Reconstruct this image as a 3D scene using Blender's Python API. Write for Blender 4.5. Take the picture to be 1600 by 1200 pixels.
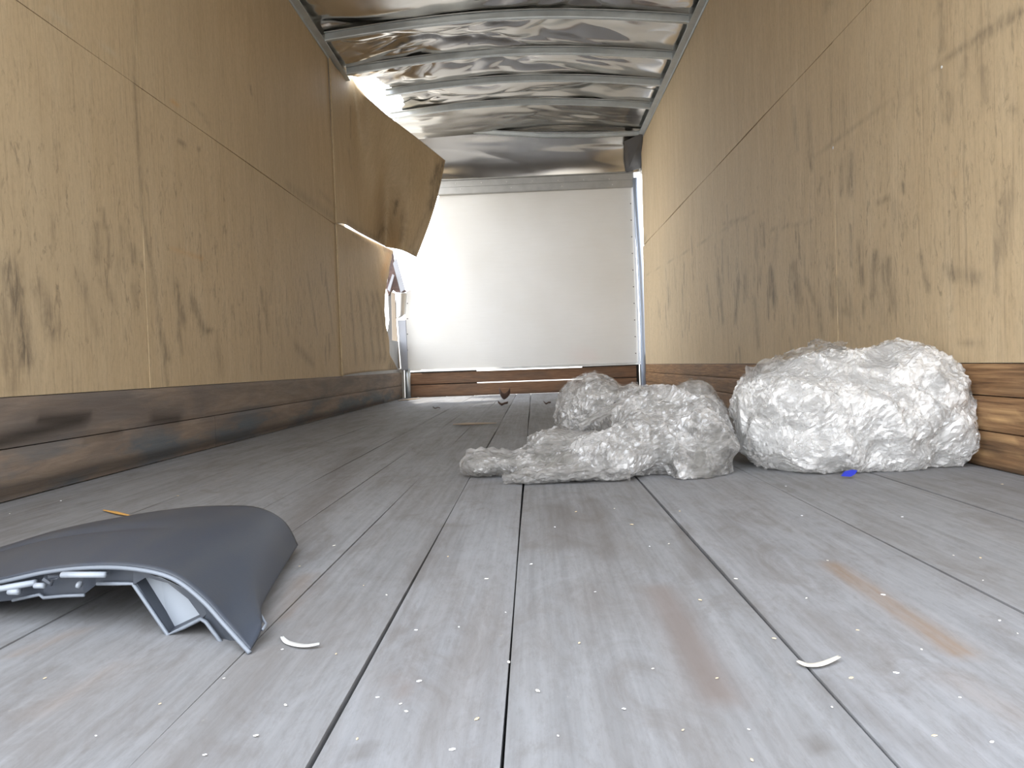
import bpy, bmesh, math, random
import numpy as np
from mathutils import Vector, Matrix, noise

random.seed(7)
scene = bpy.context.scene
COL = scene.collection
for o in list(bpy.data.objects):
    bpy.data.objects.remove(o)

# ------------------------------------------------------------ camera
FPX, YAW, PITCH, ROLL = 1097.85, -0.0311, -0.0270, -0.0351
CX, CH = 1.2746, 0.2844           # camera x and height above the floor
W, L, H = 2.35, 6.8432, 2.341     # cargo box inside: width, front wall, side wall height
def cam_axes():
    cy, sy, cp, sp = math.cos(YAW), math.sin(YAW), math.cos(PITCH), math.sin(PITCH)
    f = Vector((sy * cp, cy * cp, sp)); r = Vector((cy, -sy, 0)); u = r.cross(f)
    cr, sr = math.cos(ROLL), math.sin(ROLL)
    return cr * r + sr * u, -sr * r + cr * u, f
R_, U_, F_ = cam_axes()
cam_data = bpy.data.cameras.new('camera')
cam = bpy.data.objects.new('camera', cam_data)
COL.objects.link(cam)
cam.matrix_world = Matrix(((R_.x, U_.x, -F_.x, CX), (R_.y, U_.y, -F_.y, 0),
                           (R_.z, U_.z, -F_.z, CH), (0, 0, 0, 1)))
cam_data.sensor_fit = 'HORIZONTAL'; cam_data.sensor_width = 36
cam_data.lens = FPX / 1600 * 36
cam_data.clip_start = 0.02
scene.camera = cam

# ------------------------------------------------------------ light
world = bpy.data.worlds.new('sky'); scene.world = world; world.use_nodes = True
GLARE = 2.3
wn = world.node_tree; wn.nodes.clear()
wo = wn.nodes.new('ShaderNodeOutputWorld'); bg = wn.nodes.new('ShaderNodeBackground')
tc = wn.nodes.new('ShaderNodeTexCoord'); sx = wn.nodes.new('ShaderNodeSeparateXYZ')
rp = wn.nodes.new('ShaderNodeValToRGB'); mr = wn.nodes.new('ShaderNodeMapRange')
wn.links.new(tc.outputs['Generated'], sx.inputs[0])
mr.inputs['From Min'].default_value = -1; mr.inputs['From Max'].default_value = 1
wn.links.new(sx.outputs['Z'], mr.inputs['Value']); wn.links.new(mr.outputs[0], rp.inputs[0])
e = rp.color_ramp.elements                 # dull yard below the horizon, bright overcast above
e[0].position = 0.0; e[0].color = (0.30, 0.29, 0.27, 1)
e[1].position = 1.0; e[1].color = (0.88, 0.97, 1.12, 1)
x = e.new(0.485); x.color = (0.42, 0.41, 0.39, 1)
x = e.new(0.515); x.color = (0.98, 0.99, 1.0, 1)
# glare of the sun side of the sky, to the left of the truck
dp = wn.nodes.new('ShaderNodeVectorMath'); dp.operation = 'DOT_PRODUCT'; wn.links.new(tc.outputs['Generated'], dp.inputs[0]); dp.inputs[1].default_value = Vector((-.82, .18, .54)).normalized()
gl = wn.nodes.new('ShaderNodeMapRange'); wn.links.new(dp.outputs['Value'], gl.inputs[0]); gl.inputs[1].default_value = .35; gl.inputs[2].default_value = 1.0
gl.inputs[3].default_value = 1.0; gl.inputs[4].default_value = GLARE; gl.interpolation_type = 'SMOOTHSTEP'
gm = wn.nodes.new('ShaderNodeVectorMath'); gm.operation = 'SCALE'; wn.links.new(rp.outputs[0], gm.inputs[0]); wn.links.new(gl.outputs[0], gm.inputs['Scale'])
wn.links.new(gm.outputs[0], bg.inputs[0]); wn.links.new(bg.outputs[0], wo.inputs[0])
bg.inputs[1].default_value = 4.7
sun_d = bpy.data.lights.new('sun', 'SUN'); sun = bpy.data.objects.new('sun', sun_d); COL.objects.link(sun)
sun_d.energy = 7; sun_d.angle = math.radians(4); sun_d.color = (1.0, 0.95, 0.86)
sun.rotation_euler = Vector((0.30, 0.04, -1.0)).to_track_quat('-Z', 'Y').to_euler()
vs = scene.view_settings
vs.view_transform = 'Standard'; vs.look = 'None'; vs.exposure = 0.0; vs.gamma = 1.0
vs.use_curve_mapping = False

# ------------------------------------------------------------ helpers
def at(px, py, X=None, Y=None, Z=None):
    """point of the place seen at a pixel, on the plane X=, Y= or Z="""
    d = F_ * FPX + R_ * (px - 800) - U_ * (py - 600)
    o = Vector((CX, 0, CH))
    t = (X - o.x) / d.x if X is not None else (Y - o.y) / d.y if Y is not None else (Z - o.z) / d.z
    return o + d * t

def link(name, me, mat=None, parent=None):
    o = bpy.data.objects.new(name, me); COL.objects.link(o)
    if mat: me.materials.append(mat)
    if parent: o.parent = parent
    return o
def mesh(name, vs_, fs, mat=None, parent=None, smooth=False):
    me = bpy.data.meshes.new(name); me.from_pydata([tuple(v) for v in vs_], [], fs)
    me.update()
    if smooth: me.shade_smooth()
    return link(name, me, mat, parent)
def tag(o, label=None, cat=None, group=None, kind=None):
    if label: o['label'] = label
    if cat: o['category'] = cat
    if group: o['group'] = group
    if kind: o['kind'] = kind
    return o
def struct(o, label=None):
    o['kind'] = 'structure'
    if label: o['label'] = label
    return o
def empty(name, loc, label, cat, group=None):
    o = bpy.data.objects.new(name, None); COL.objects.link(o); o.location = loc
    o.empty_display_size = 0.05
    return tag(o, label, cat, group)
def adopt(child, parent):
    """parent without moving (meshes are written in world coordinates)"""
    child.parent = parent
    child.matrix_parent_inverse = Matrix.Translation(parent.location).inverted()
    return child

class MB:
    def __init__(s): s.v = []; s.f = []
    def add(s, v, f):
        b = len(s.v); s.v += [tuple(p) for p in v]; s.f += [tuple(i + b for i in q) for q in f]
    def box(s, x0, x1, y0, y1, z0, z1):
        s.add([(x0,y0,z0),(x1,y0,z0),(x1,y1,z0),(x0,y1,z0),(x0,y0,z1),(x1,y0,z1),(x1,y1,z1),(x0,y1,z1)],
              [(0,3,2,1),(4,5,6,7),(0,1,5,4),(1,2,6,5),(2,3,7,6),(3,0,4,7)])
    def prism(s, pts, d):
        """closed outline pushed along the vector d"""
        n = len(pts); d = Vector(d)
        a = [Vector(p) for p in pts]; b = [p + d for p in a]
        s.add(a + b, [tuple(range(n)), tuple(range(2*n-1, n-1, -1))] + [(i, (i+1) % n, n + (i+1) % n, n + i)[::-1] for i in range(n)])
    def tube(s, pts, r, n=8, caps=True, flat=1.0):
        pts = [Vector(p) for p in pts]; rings = []
        m = len(pts)
        for i, p in enumerate(pts):
            t = (pts[min(i+1, m-1)] - pts[max(i-1, 0)]).normalized()
            a = t.cross(Vector((0, 0, 1)))
            if a.length < 0.05: a = t.cross(Vector((0, 1, 0)))
            a.normalize(); b = a.cross(t)
            rr = r[i] if isinstance(r, (list, tuple)) else r
            rings.append([p + a * math.cos(2*math.pi*k/n) * rr + b * math.sin(2*math.pi*k/n) * rr * flat for k in range(n)])
        v = [q for g in rings for q in g]; f = []
        for i in range(m-1):
            for k in range(n):
                f.append((i*n+k, i*n+(k+1) % n, (i+1)*n+(k+1) % n, (i+1)*n+k))
        if caps: f += [tuple(range(n))[::-1], tuple(range((m-1)*n, m*n))]
        s.add(v, f)
    def sweep(s, path, prof, across, up):
        """2-D profile (a,b) swept along a path with fixed across/up axes"""
        A, B = Vector(across), Vector(up); n = len(prof); m = len(path)
        v = [Vector(p) + A * a + B * b for p in path for a, b in prof]
        f = [(i*n+k, i*n+(k+1) % n, (i+1)*n+(k+1) % n, (i+1)*n+k) for i in range(m-1) for k in range(n)]
        f += [tuple(range(n))[::-1], tuple(range((m-1)*n, m*n))]
        s.add(v, f)
    def build(s, name, mat=None, parent=None, smooth=False, bevel=0):
        me = bpy.data.meshes.new(name); me.from_pydata(s.v, [], s.f)
        bm = bmesh.new(); bm.from_mesh(me); bmesh.ops.recalc_face_normals(bm, faces=bm.faces)
        bm.to_mesh(me); bm.free()
        if smooth: me.shade_smooth()
        o = link(name, me, mat)
        if parent: adopt(o, parent) if parent.type == 'EMPTY' else setattr(o, 'parent', parent)
        if bevel:
            m = o.modifiers.new('bevel', 'BEVEL'); m.width = bevel; m.segments = 2; m.limit_method = 'ANGLE'
        return o

def grid_mesh(name, P, mat=None, parent=None, keep=None, smooth=True, thick=0.0, off=-1.0):
    """P: array (n, m, 3)"""
    n, m = P.shape[:2]; me = bpy.data.meshes.new(name)
    idx = np.arange(n*m).reshape(n, m)
    F = np.stack([idx[:-1,:-1], idx[1:,:-1], idx[1:,1:], idx[:-1,1:]], -1)
    if keep is not None: F = F[keep]
    F = F.reshape(-1, 4)
    used = np.unique(F); remap = -np.ones(n*m, int); remap[used] = np.arange(len(used))
    V = P.reshape(-1, 3)[used]; F = remap[F]
    me.from_pydata(V.tolist(), [], F.tolist()); me.update()
    if smooth: me.shade_smooth()
    o = link(name, me, mat, parent)
    if thick:
        s = o.modifiers.new('thickness', 'SOLIDIFY'); s.thickness = thick; s.offset = off
    return o

def paint(o, strokes):
    """wear map: strokes (A, B, width, amount, channel); channel 0 dark scuff, 1 rust / raw wood, 2 pale"""
    me = o.data; n = len(me.vertices); V = np.empty(n*3); me.vertices.foreach_get('co', V); V = V.reshape(-1, 3)
    C = np.zeros((n, 4)); C[:, 3] = 1
    for A, B, w, amt, ch in strokes:
        A = np.array(A); B = np.array(B); d = B - A; l2 = max(d @ d, 1e-9)
        t = np.clip(((V - A) @ d) / l2, 0, 1)
        dist = np.linalg.norm(V - (A + t[:, None] * d), axis=1)
        C[:, ch] = np.maximum(C[:, ch], amt * np.exp(-(dist / w) ** 2))
    at_ = me.color_attributes.new('wear', 'FLOAT_COLOR', 'POINT')
    at_.data.foreach_set('color', C.ravel())

# ------------------------------------------------------------ node helpers
class NT:
    def __init__(s, name):
        s.m = bpy.data.materials.new(name); s.m.use_nodes = True; s.t = s.m.node_tree; s.t.nodes.clear()
        s.out = s.t.nodes.new('ShaderNodeOutputMaterial')
    def n(s, typ, **kw):
        a = s.t.nodes.new(typ)
        for k, v in kw.items():
            if k in a.inputs: s.set(a.inputs[k], v)
            else: setattr(a, k, v)
        return a
    def set(s, inp, v):
        if hasattr(v, 'is_linked') or hasattr(v, 'links'): s.t.links.new(v, inp)
        else: inp.default_value = v
    def co(s, scale=(1, 1, 1)):
        c = s.n('ShaderNodeNewGeometry'); m = s.n('ShaderNodeMapping')
        s.t.links.new(c.outputs['Position'], m.inputs[0]); m.inputs['Scale'].default_value = scale
        return m.outputs[0]
    def obco(s, scale=(1, 1, 1)):
        c = s.n('ShaderNodeTexCoord'); m = s.n('ShaderNodeMapping')
        s.t.links.new(c.outputs['Object'], m.inputs[0]); m.inputs['Scale'].default_value = scale
        return m.outputs[0]
    def noise(s, vec, scale=1, detail=4, rough=0.55, dist=0.0):
        a = s.n('ShaderNodeTexNoise'); s.set(a.inputs['Vector'], vec)
        a.inputs['Scale'].default_value = scale; a.inputs['Detail'].default_value = detail
        a.inputs['Roughness'].default_value = rough; a.inputs['Distortion'].default_value = dist
        return a.outputs[0]
    def rng(s, v, a, b, c=0.0, d=1.0):
        r = s.n('ShaderNodeMapRange'); s.set(r.inputs[0], v)
        for i, q in enumerate((a, b, c, d)): r.inputs[i+1].default_value = q
        return r.outputs[0]
    def math(s, op, a, b=0.0):
        m = s.n('ShaderNodeMath'); m.operation = op; s.set(m.inputs[0], a); s.set(m.inputs[1], b); return m.outputs[0]
    def mix(s, f, a, b, mode='MIX'):
        m = s.n('ShaderNodeMix'); m.data_type = 'RGBA'; m.blend_type = mode
        s.set(m.inputs[0], f)
        s.set(m.inputs[6], a if not isinstance(a, tuple) else (*a, 1)[:4])
        s.set(m.inputs[7], b if not isinstance(b, tuple) else (*b, 1)[:4])
        return m.outputs[2]
    def ramp(s, f, stops):
        r = s.n('ShaderNodeValToRGB'); s.set(r.inputs[0], f); e = r.color_ramp.elements
        while len(e) < len(stops): e.new(0.5)
        for q, (p, c) in zip(e, stops): q.position = p; q.color = (*c, 1)
        return r.outputs[0]
    def wear(s):
        a = s.n('ShaderNodeAttribute'); a.attribute_name = 'wear'
        p = s.n('ShaderNodeSeparateColor'); s.t.links.new(a.outputs['Color'], p.inputs[0]); return p.outputs
    def bump(s, h, strength=0.3, dist=0.01):
        b = s.n('ShaderNodeBump'); s.set(b.inputs['Height'], h)
        b.inputs['Strength'].default_value = strength; b.inputs['Distance'].default_value = dist
        return b.outputs[0]
    def pbr(s, col, rough=0.6, metal=0.0, nrm=None, **kw):
        b = s.n('ShaderNodeBsdfPrincipled')
        s.set(b.inputs['Base Color'], col if not isinstance(col, tuple) else (*col, 1)[:4])
        s.set(b.inputs['Roughness'], rough); s.set(b.inputs['Metallic'], metal)
        if nrm is not None: s.set(b.inputs['Normal'], nrm)
        for k, v in kw.items(): s.set(b.inputs[k.replace('_', ' ')], v)
        s.t.links.new(b.outputs[0], s.out.inputs[0]); return b
def simple(name, col, rough=0.6, metal=0.0, **kw):
    t = NT(name); t.pbr(col, rough, metal, **kw); return t.m

# ------------------------------------------------------------ materials
def plywood():
    t = NT('plywood')
    g = t.noise(t.co((2.2, 2.2, 0.35)), 6, 6, .6, .4)               # vertical face grain, broad
    g2 = t.noise(t.co((5, 28, 1.6)), 5, 5, .65)                     # fine vertical streaks
    big = t.noise(t.co((1, .8, 1)), 1.1, 3, .5)
    c = t.ramp(g, [(.3, (.61, .48, .32)), (.52, (.66, .53, .365)), (.75, (.71, .585, .42))])
    c = t.mix(t.rng(g2, .4, .72, 0, .45), c, (.46, .36, .24))
    c = t.mix(t.rng(big, .4, .68, 0, .35), c, (.54, .46, .345))
    w = t.wear()
    sm = t.noise(t.co((3, 16, 3.2)), 4, 6, .7, .6)
    c = t.mix(t.math('MULTIPLY', w[0], t.rng(sm, .34, .62, .1, 1)), c, (.15, .125, .10))
    c = t.mix(w[1], c, (.70, .36, .12))
    c = t.mix(w[2], c, (.62, .56, .45))
    # scattered small scuffs, at hand height
    sc = t.noise(t.co((3, 9, 2.2)), 5, 5, .72, 1.2)
    zz = t.n('ShaderNodeNewGeometry'); zs = t.n('ShaderNodeSeparateXYZ'); t.t.links.new(zz.outputs['Position'], zs.inputs[0])
    band = t.math('MULTIPLY', t.rng(zs.outputs[2], .25, .5, 0.2, 1), t.rng(zs.outputs[2], .8, 1.35, 1, .12))
    c = t.mix(t.math('MULTIPLY', t.rng(sc, .55, .72, 0, .65), band), c, (.10, .085, .07))
    fb = t.noise(t.co((9, 14, 6)), 6, 6, .75, .5)
    c = t.mix(t.rng(fb, .45, .75, 0, .38), c, (.33, .26, .18))
    st = t.noise(t.co((2.5, 30, .9)), 3, 5, .7, .3)
    c = t.mix(t.math('MULTIPLY', t.rng(st, .55, .72, 0, .5), t.rng(zs.outputs[2], 1.2, 1.9, 1, .35)), c, (.24, .19, .14))
    b = t.bump(g2, .12, .004)
    c = t.mix(1.0, c, (.885, .85, .77), 'MULTIPLY'); t.pbr(c, .62, 0, b, Specular_IOR_Level=0.35)
    return t.m
def hardwood(name, cols, dirt, dirtamt, axis_scale, blue=0.0):
    t = NT(name)
    g = t.noise(t.co(axis_scale), 5, 7, .65, .5)
    c = t.ramp(g, [(.3, cols[0]), (.5, cols[1]), (.72, cols[2])])
    big = t.noise(t.co((1.5, 1.0, 5)), 1.6, 5, .6, .5)
    c = t.mix(t.rng(big, .42, .62, 0, dirtamt), c, dirt)
    if blue:
        bl = t.noise(t.co((1.5, 1.6, 7)), 1.3, 4, .6)
        zz = t.n('ShaderNodeNewGeometry'); zs = t.n('ShaderNodeSeparateXYZ'); t.t.links.new(zz.outputs['Position'], zs.inputs[0])
        c = t.mix(t.math('MULTIPLY', t.rng(bl, .46, .6, 0, blue), t.rng(zs.outputs[2], .07, .15, 1, .15)), c, (.09, .12, .145))
    w = t.wear()
    c = t.mix(w[0], c, (.03, .024, .02)); c = t.mix(w[1], c, (.66, .42, .20))
    t.pbr(c, .65, 0, t.bump(g, .35, .006), Specular_IOR_Level=0.3)
    return t.m
def floor_mat():
    t = NT('weathered_floor_boards')
    a = t.n('ShaderNodeAttribute'); a.attribute_name = 'board'
    g = t.noise(t.co((34, 1.1, 1)), 2.2, 7, .62, .25)
    g2 = t.noise(t.co((7, 1.4, 1)), 1.5, 5, .6, .5)
    sp = t.noise(t.co((60, 40, 1)), 1.2, 3, .6)
    c = t.ramp(g, [(.28, (.184, .186, .190)), (.5, (.224, .227, .233)), (.72, (.264, .268, .276))])
    c = t.mix(t.rng(g2, .45, .7, 0, .32), c, (.155, .136, .118))
    tint = t.ramp(a.outputs['Fac'], [(0, (.92, .91, .90)), (.5, (1, 1, 1)), (1, (1.05, 1.05, 1.06))])
    c = t.mix(1.0, c, tint, 'MULTIPLY')
    c = t.mix(t.rng(sp, .70, .78, 0, .5), c, (.36, .34, .29))       # sawdust specks
    dk = t.noise(t.co((14, 9, 1)), 2, 4, .7)
    c = t.mix(t.rng(dk, .66, .78, 0, .45), c, (.095, .082, .072))
    bl = t.noise(t.co((5, 2.2, 1)), 2.6, 6, .72, 1.0)
    c = t.mix(t.rng(bl, .50, .66, 0, .38), c, (.125, .108, .095))
    c = t.mix(t.rng(bl, .46, .34, 0, .30), c, (.27, .275, .285))
    gr = t.noise(t.co((120, 30, 1)), 1.0, 4, .8)
    c = t.mix(t.rng(gr, .48, .75, 0, .4), c, (.12, .112, .105))
    w = t.wear()
    br = t.noise(t.co((40, 4, 1)), 2, 5, .6)
    c = t.mix(t.math('MULTIPLY', w[0], t.rng(br, .3, .6, .5, 1)), c, (.11, .098, .088))
    c = t.mix(t.math('MULTIPLY', w[1], t.rng(br, .3, .65, .25, .85)), c, (.21, .13, .07))
    c = t.mix(w[2], c, (.165, .135, .12))
    t.pbr(c, t.rng(g2, .3, .7, .62, .8), 0, t.bump(g, .2, .003), Specular_IOR_Level=0.22)
    return t.m
def frp():
    t = NT('white_fibreglass_panel')
    n1 = t.noise(t.co((1.2, 1, 1.2)), 1.4, 4, .5); n2 = t.noise(t.co((2, 1, 30)), 3, 4, .6)
    c = t.ramp(n1, [(.3, (.68, .665, .63)), (.7, (.74, .73, .705))])
    c = t.mix(t.rng(n2, .4, .8, 0, .18), c, (.62, .60, .55))
    w = t.wear(); c = t.mix(w[0], c, (.16, .14, .12)); c = t.mix(w[1], c, (.75, .42, .36))
    p = t.pbr(c, .32, 0, t.bump(n2, .04, .003), Specular_IOR_Level=0.4)
    tr = t.n('ShaderNodeBsdfTranslucent'); t.set(tr.inputs[0], c)
    mx = t.n('ShaderNodeMixShader'); mx.inputs[0].default_value = FRP_T
    t.t.links.new(p.outputs[0], mx.inputs[1]); t.t.links.new(tr.outputs[0], mx.inputs[2]); t.t.links.new(mx.outputs[0], t.out.inputs[0])
    return t.m
FRP_T = 0.14
def roof_metal():
    t = NT('mill_finish_aluminium')
    n1 = t.noise(t.co((1, 1, 1)), 2.5, 4, .5); n2 = t.noise(t.co((3, 60, 3)), 3, 3, .5)
    c = t.ramp(n1, [(.3, (.56, .53, .49)), (.7, (.68, .66, .62))])
    t.pbr(c, t.rng(n1, .3, .7, .13, .22), 1.0, t.bump(n2, .03, .002))
    return t.m
def galv(name='galvanised_steel', col=(.56, .60, .62), rough=.42):
    t = NT(name); v = t.n('ShaderNodeTexVoronoi'); t.set(v.inputs['Vector'], t.co()); v.inputs['Scale'].default_value = 60
    n1 = t.noise(t.co(), 9, 5, .6)
    c = t.mix(t.rng(n1, .35, .7, 0, .5), col, tuple(q * .68 for q in col))
    t.pbr(c, rough, .75, t.bump(n1, .06, .002)); return t.m
def film(name, transp, base=(.86, .86, .85), var=.25):
    """crumpled stretch wrap: milky, glossy, partly see-through"""
    t = NT(name)
    n1 = t.noise(t.obco((1, 1, 1.6)), 48, 5, .75, 1.8); n2 = t.noise(t.obco((1, 1, 2)), 9, 4, .6, 1.0)
    v = t.n('ShaderNodeTexVoronoi'); v.feature = 'DISTANCE_TO_EDGE'; t.set(v.inputs['Vector'], t.obco()); v.inputs['Scale'].default_value = 62
    h = t.math('ADD', n1, t.math('MULTIPLY', v.outputs[0], -1.2))
    b = t.bump(h, 1.0, .009)
    c = t.mix(t.rng(n2, .35, .65, 0, 1), base, tuple(q * .86 for q in base))
    p = t.n('ShaderNodeBsdfPrincipled'); t.set(p.inputs['Base Color'], c); p.inputs['Roughness'].default_value = .22
    t.set(p.inputs['Normal'], b); p.inputs['Specular IOR Level'].default_value = .9
    p.inputs['Coat Weight'].default_value = 1.0; p.inputs['Coat Roughness'].default_value = .05; t.set(p.inputs['Coat Normal'], b)
    tl = t.n('ShaderNodeBsdfTranslucent'); t.set(tl.inputs[0], c)
    m1 = t.n('ShaderNodeMixShader'); m1.inputs[0].default_value = .30
    t.t.links.new(p.outputs[0], m1.inputs[1]); t.t.links.new(tl.outputs[0], m1.inputs[2])
    tp = t.n('ShaderNodeBsdfTransparent'); m2 = t.n('ShaderNodeMixShader')
    t.set(m2.inputs[0], t.rng(n2, .35, .65, max(0, transp - var), min(1, transp + var)))
    t.t.links.new(m1.outputs[0], m2.inputs[1]); t.t.links.new(tp.outputs[0], m2.inputs[2]); t.t.links.new(m2.outputs[0], t.out.inputs[0])
    return t.m
M_PLY = plywood()
M_KL = hardwood('dark_scuffed_hardwood', [(.21, .16, .125), (.25, .195, .15), (.29, .235, .19)], (.13, .11, .10), .7, (1, 1.1, 9), .8)
M_KR = hardwood('splintered_brown_hardwood', [(.13, .07, .035), (.26, .145, .07), (.42, .26, .13)], (.12, .08, .05), .55, (1, 1.1, 26))
M_KF = hardwood('reddish_hardwood', [(.13, .068, .038), (.20, .11, .062), (.27, .155, .09)], (.10, .075, .055), .5, (1.3, 1, 24))
M_FLOOR = floor_mat(); M_FRP = frp(); M_ROOF = roof_metal(); M_GALV = galv()
M_DARK = simple('dark_gap', (.02, .018, .016), .9)
M_RAIL = galv('dull_aluminium', (.46, .46, .45), .45)
M_POST = galv('pale_galvanised_tube', (.62, .66, .72), .38)
M_ALU = galv('bright_aluminium', (.70, .70, .68), .3)

# ------------------------------------------------------------ floor
Y0 = 0.22
seams = [0.0, .14, .415, .69, .83, .967, 1.102, 1.2418, 1.517, 1.7915, 2.066, W]
ys = np.concatenate([np.arange(Y0, 2.6, .012), np.arange(2.6, L + .02, .05), [L + .02]])
V = []; F = []; BA = []
for k in range(len(seams) - 1):
    g = .0006 if seams[k] < 1.0 else .0018
    a, b = seams[k] + (g if k else 0), seams[k+1] - ((.0006 if seams[k+1] < 1 else .0018) if k < len(seams) - 2 else 0)
    xs = np.linspace(a, b, max(4, int((b - a) / .013)))
    dz = random.uniform(-.0012, .0008); base = len(V)
    prof = [(a, -.02)] + [(x, dz - (.0012 if i in (0, len(xs) - 1) else 0)) for i, x in enumerate(xs)] + [(b, -.02)]
    n = len(prof)
    for y in ys:
        wob = .0012 * math.sin(y * 3.1 + k * 2) 
        for i, (px, pz) in enumerate(prof):
            V.append((px + (wob if 0 < k < len(seams) - 2 else 0), y, pz))
    for j in range(len(ys) - 1):
        for i in range(n - 1):
            F.append((base + j*n + i, base + j*n + i + 1, base + (j+1)*n + i + 1, base + (j+1)*n + i))
    F.append(tuple(base + i for i in range(n)))
    bv = random.random()
    BA += [bv] * (len(V) - base)
fl = mesh('floor', V, F, M_FLOOR)
a_ = fl.data.attributes.new('board', 'FLOAT', 'POINT'); a_.data.foreach_set('value', BA)
G = lambda x, y: at(x, y, Z=0)
paint(fl, [
    (G(1300, 882), G(1500, 1018), .014, 1.0, 1), (G(1330, 905), G(1420, 965), .008, .9, 1), (G(1490, 1060), G(1600, 1120), .02, .25, 1),
    (G(1030, 920), G(1125, 1085), .020, .75, 2), (G(1050, 960), G(1110, 1080), .012, .55, 0),
    (G(1085, 850), G(1270, 1030), .009, .55, 0), (G(1290, 1065), G(1480, 1200), .011, .5, 0), (G(1060, 820), G(1100, 900), .012, .6, 0),
    (G(560, 700), G(420, 870), .05, .55, 0), (G(700, 820), G(660, 900), .03, .5, 0), (G(870, 790), G(890, 850), .035, .6, 0),
    (G(930, 780), G(950, 870), .02, .5, 0), (G(440, 960), G(480, 900), .02, .35, 1), (G(30, 1020), G(120, 985), .012, .5, 1),
    (G(180, 1040), G(60, 1110), .014, .3, 1), (G(620, 1060), G(640, 1090), .008, .6, 2), (G(1280, 1160), G(1284, 1164), .008, 1, 0),
    (G(1200, 900), G(1130, 800), .02, .35, 0), (G(560, 1170), G(555, 1180), .008, .7, 0),
])
struct(fl, 'weathered grey hardwood plank floor')
sub = MB(); sub.box(-.05, W + .05, Y0, L + .05, -.06, -.021); sub.build('subfloor', M_DARK, fl)

# ------------------------------------------------------------ plywood side walls
KL = KR = .2495; SEAM = 1.25
def wall_sheets(name, X, rows, out, wear, warp=.004):
    """rows: (z0, z1, [y joints]) at plane X, each sheet a gently bowed board"""
    V = []; F = []; s = 1 if out > 0 else -1
    for r, (z0, z1, joints) in enumerate(rows):
        for k in range(len(joints) - 1):
            y0, y1 = joints[k] + (.0007 if k else 0), joints[k+1] - .0007
            yy = np.linspace(y0, y1, max(6, int((y1 - y0) / .016))); zz = np.linspace(z0 + .0007, z1 - .0007, max(4, int((z1 - z0) / .016)))
            base = len(V); m = len(zz); ph = r * 1.7 + k * 2.3
            for y in yy:
                for z in zz:
                    u = (y - y0) / (y1 - y0); w_ = (z - z0) / (z1 - z0)
                    d = warp * (math.sin(math.pi * u * 3 + ph) * .5 + .5) * math.sin(math.pi * w_ * .9 + .25 + ph * .2)
                    V.append((X - s * d, y, z))
            for i in range(len(yy) - 1):
                for j in range(m - 1): F.append((base+i*m+j, base+(i+1)*m+j, base+(i+1)*m+j+1, base+i*m+j+1))
            # edge return so each sheet shows its thickness
            ring = [i*m for i in range(len(yy))] + [(len(yy)-1)*m + j for j in range(1, m)] + [i*m + m - 1 for i in range(len(yy)-2, -1, -1)] + [j for j in range(m-2, 0, -1)]
            b2 = len(V)
            for q in ring: x, y, z = V[base+q]; V.append((X + s * .012, y, z))
            R = len(ring)
            for q in range(R): F.append((base+ring[q], base+ring[(q+1) % R], b2+(q+1) % R, b2+q))
    o = mesh(name, V, F, M_PLY, smooth=False)
    for p in o.data.polygons: p.use_smooth = True
    o.data.set_sharp_from_angle(angle=math.radians(35))
    paint(o, wear); return o
A0 = lambda x, y: at(x, y, X=0)
wl_wear = []
for (x0, y0, x1, y1, w_, a) in [(15, 420, 40, 560, .03, 1), (60, 450, 82, 520, .025, .8), (0, 480, 20, 600, .03, .6), (160, 440, 175, 470, .02, .5),
        (250, 520, 262, 560, .02, .6), (275, 450, 285, 500, .03, .7), (300, 470, 320, 520, .025, .7), (318, 512, 330, 518, .008, 1),
        (340, 540, 345, 580, .03, .35), (210, 120, 222, 330, .012, .6), (222, 330, 262, 600, .012, .75), (330, 200, 300, 160, .01, .4),
        (390, 135, 392, 148, .01, 1), (280, 220, 288, 228, .01, .8), (308, 230, 312, 236, .008, .8), (350, 355, 352, 362, .01, .8),
        (210, 115, 212, 0, .010, .35), (480, 430, 495, 520, .02, .5), (510, 440, 520, 520, .02, .5), (540, 420, 545, 500, .03, .5),
        (555, 520, 550, 560, .03, .4), (450, 290, 535, 350, .03, .35), (530, 345, 570, 370, .05, .7), (585, 560, 612, 570, .04, .9),
        (460, 540, 490, 570, .03, .6), (120, 430, 150, 520, .02, .35), (500, 300, 520, 320, .02, .3)]:
    wl_wear.append((A0(x0, y0), A0(x1, y1), w_, a, 0))
wl_wear += [(A0(266, 386), A0(318, 403), .0035, 1, 1), (A0(70, 15), A0(110, 40), .006, .5, 2), (A0(150, 60), A0(195, 100), .004, .6, 2),
            (A0(268, 158), A0(280, 168), .006, .5, 1)]
yv = at(210, 115, X=0).y
import random as _rm
_r = _rm.Random(5)
for _ in range(22):
    cy = _r.uniform(1.7, 4.5); cz = _r.gauss(.6, .15)
    for k in range(_r.randint(1, 4)):
        y = cy + _r.gauss(0, .05); z = cz + _r.gauss(0, .06)
        wl_wear.append(((0, y, z), (0, y + _r.gauss(0, .012), z + _r.uniform(.03, .13)), _r.uniform(.006, .016), _r.uniform(.3, .75), 0))
wl = wall_sheets('wall_left', 0, [(KL, SEAM, [Y0, yv + .0, 4.62]), (SEAM, H, [Y0, yv + .02, 4.62])], -1, wl_wear)
struct(wl, 'long left wall of tan plywood sheets with scuff streaks')
sk = MB(); sk.box(-.05, -.02, Y0, 4.95, -.05, H + .05); sk.box(-.05, -.02, 4.95, 6.05, -.05, .95); sk.box(-.05, -.02, 6.05, L + .1, -.05, .55)
sk.build('outer_skin', M_RAIL, wl)

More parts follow.
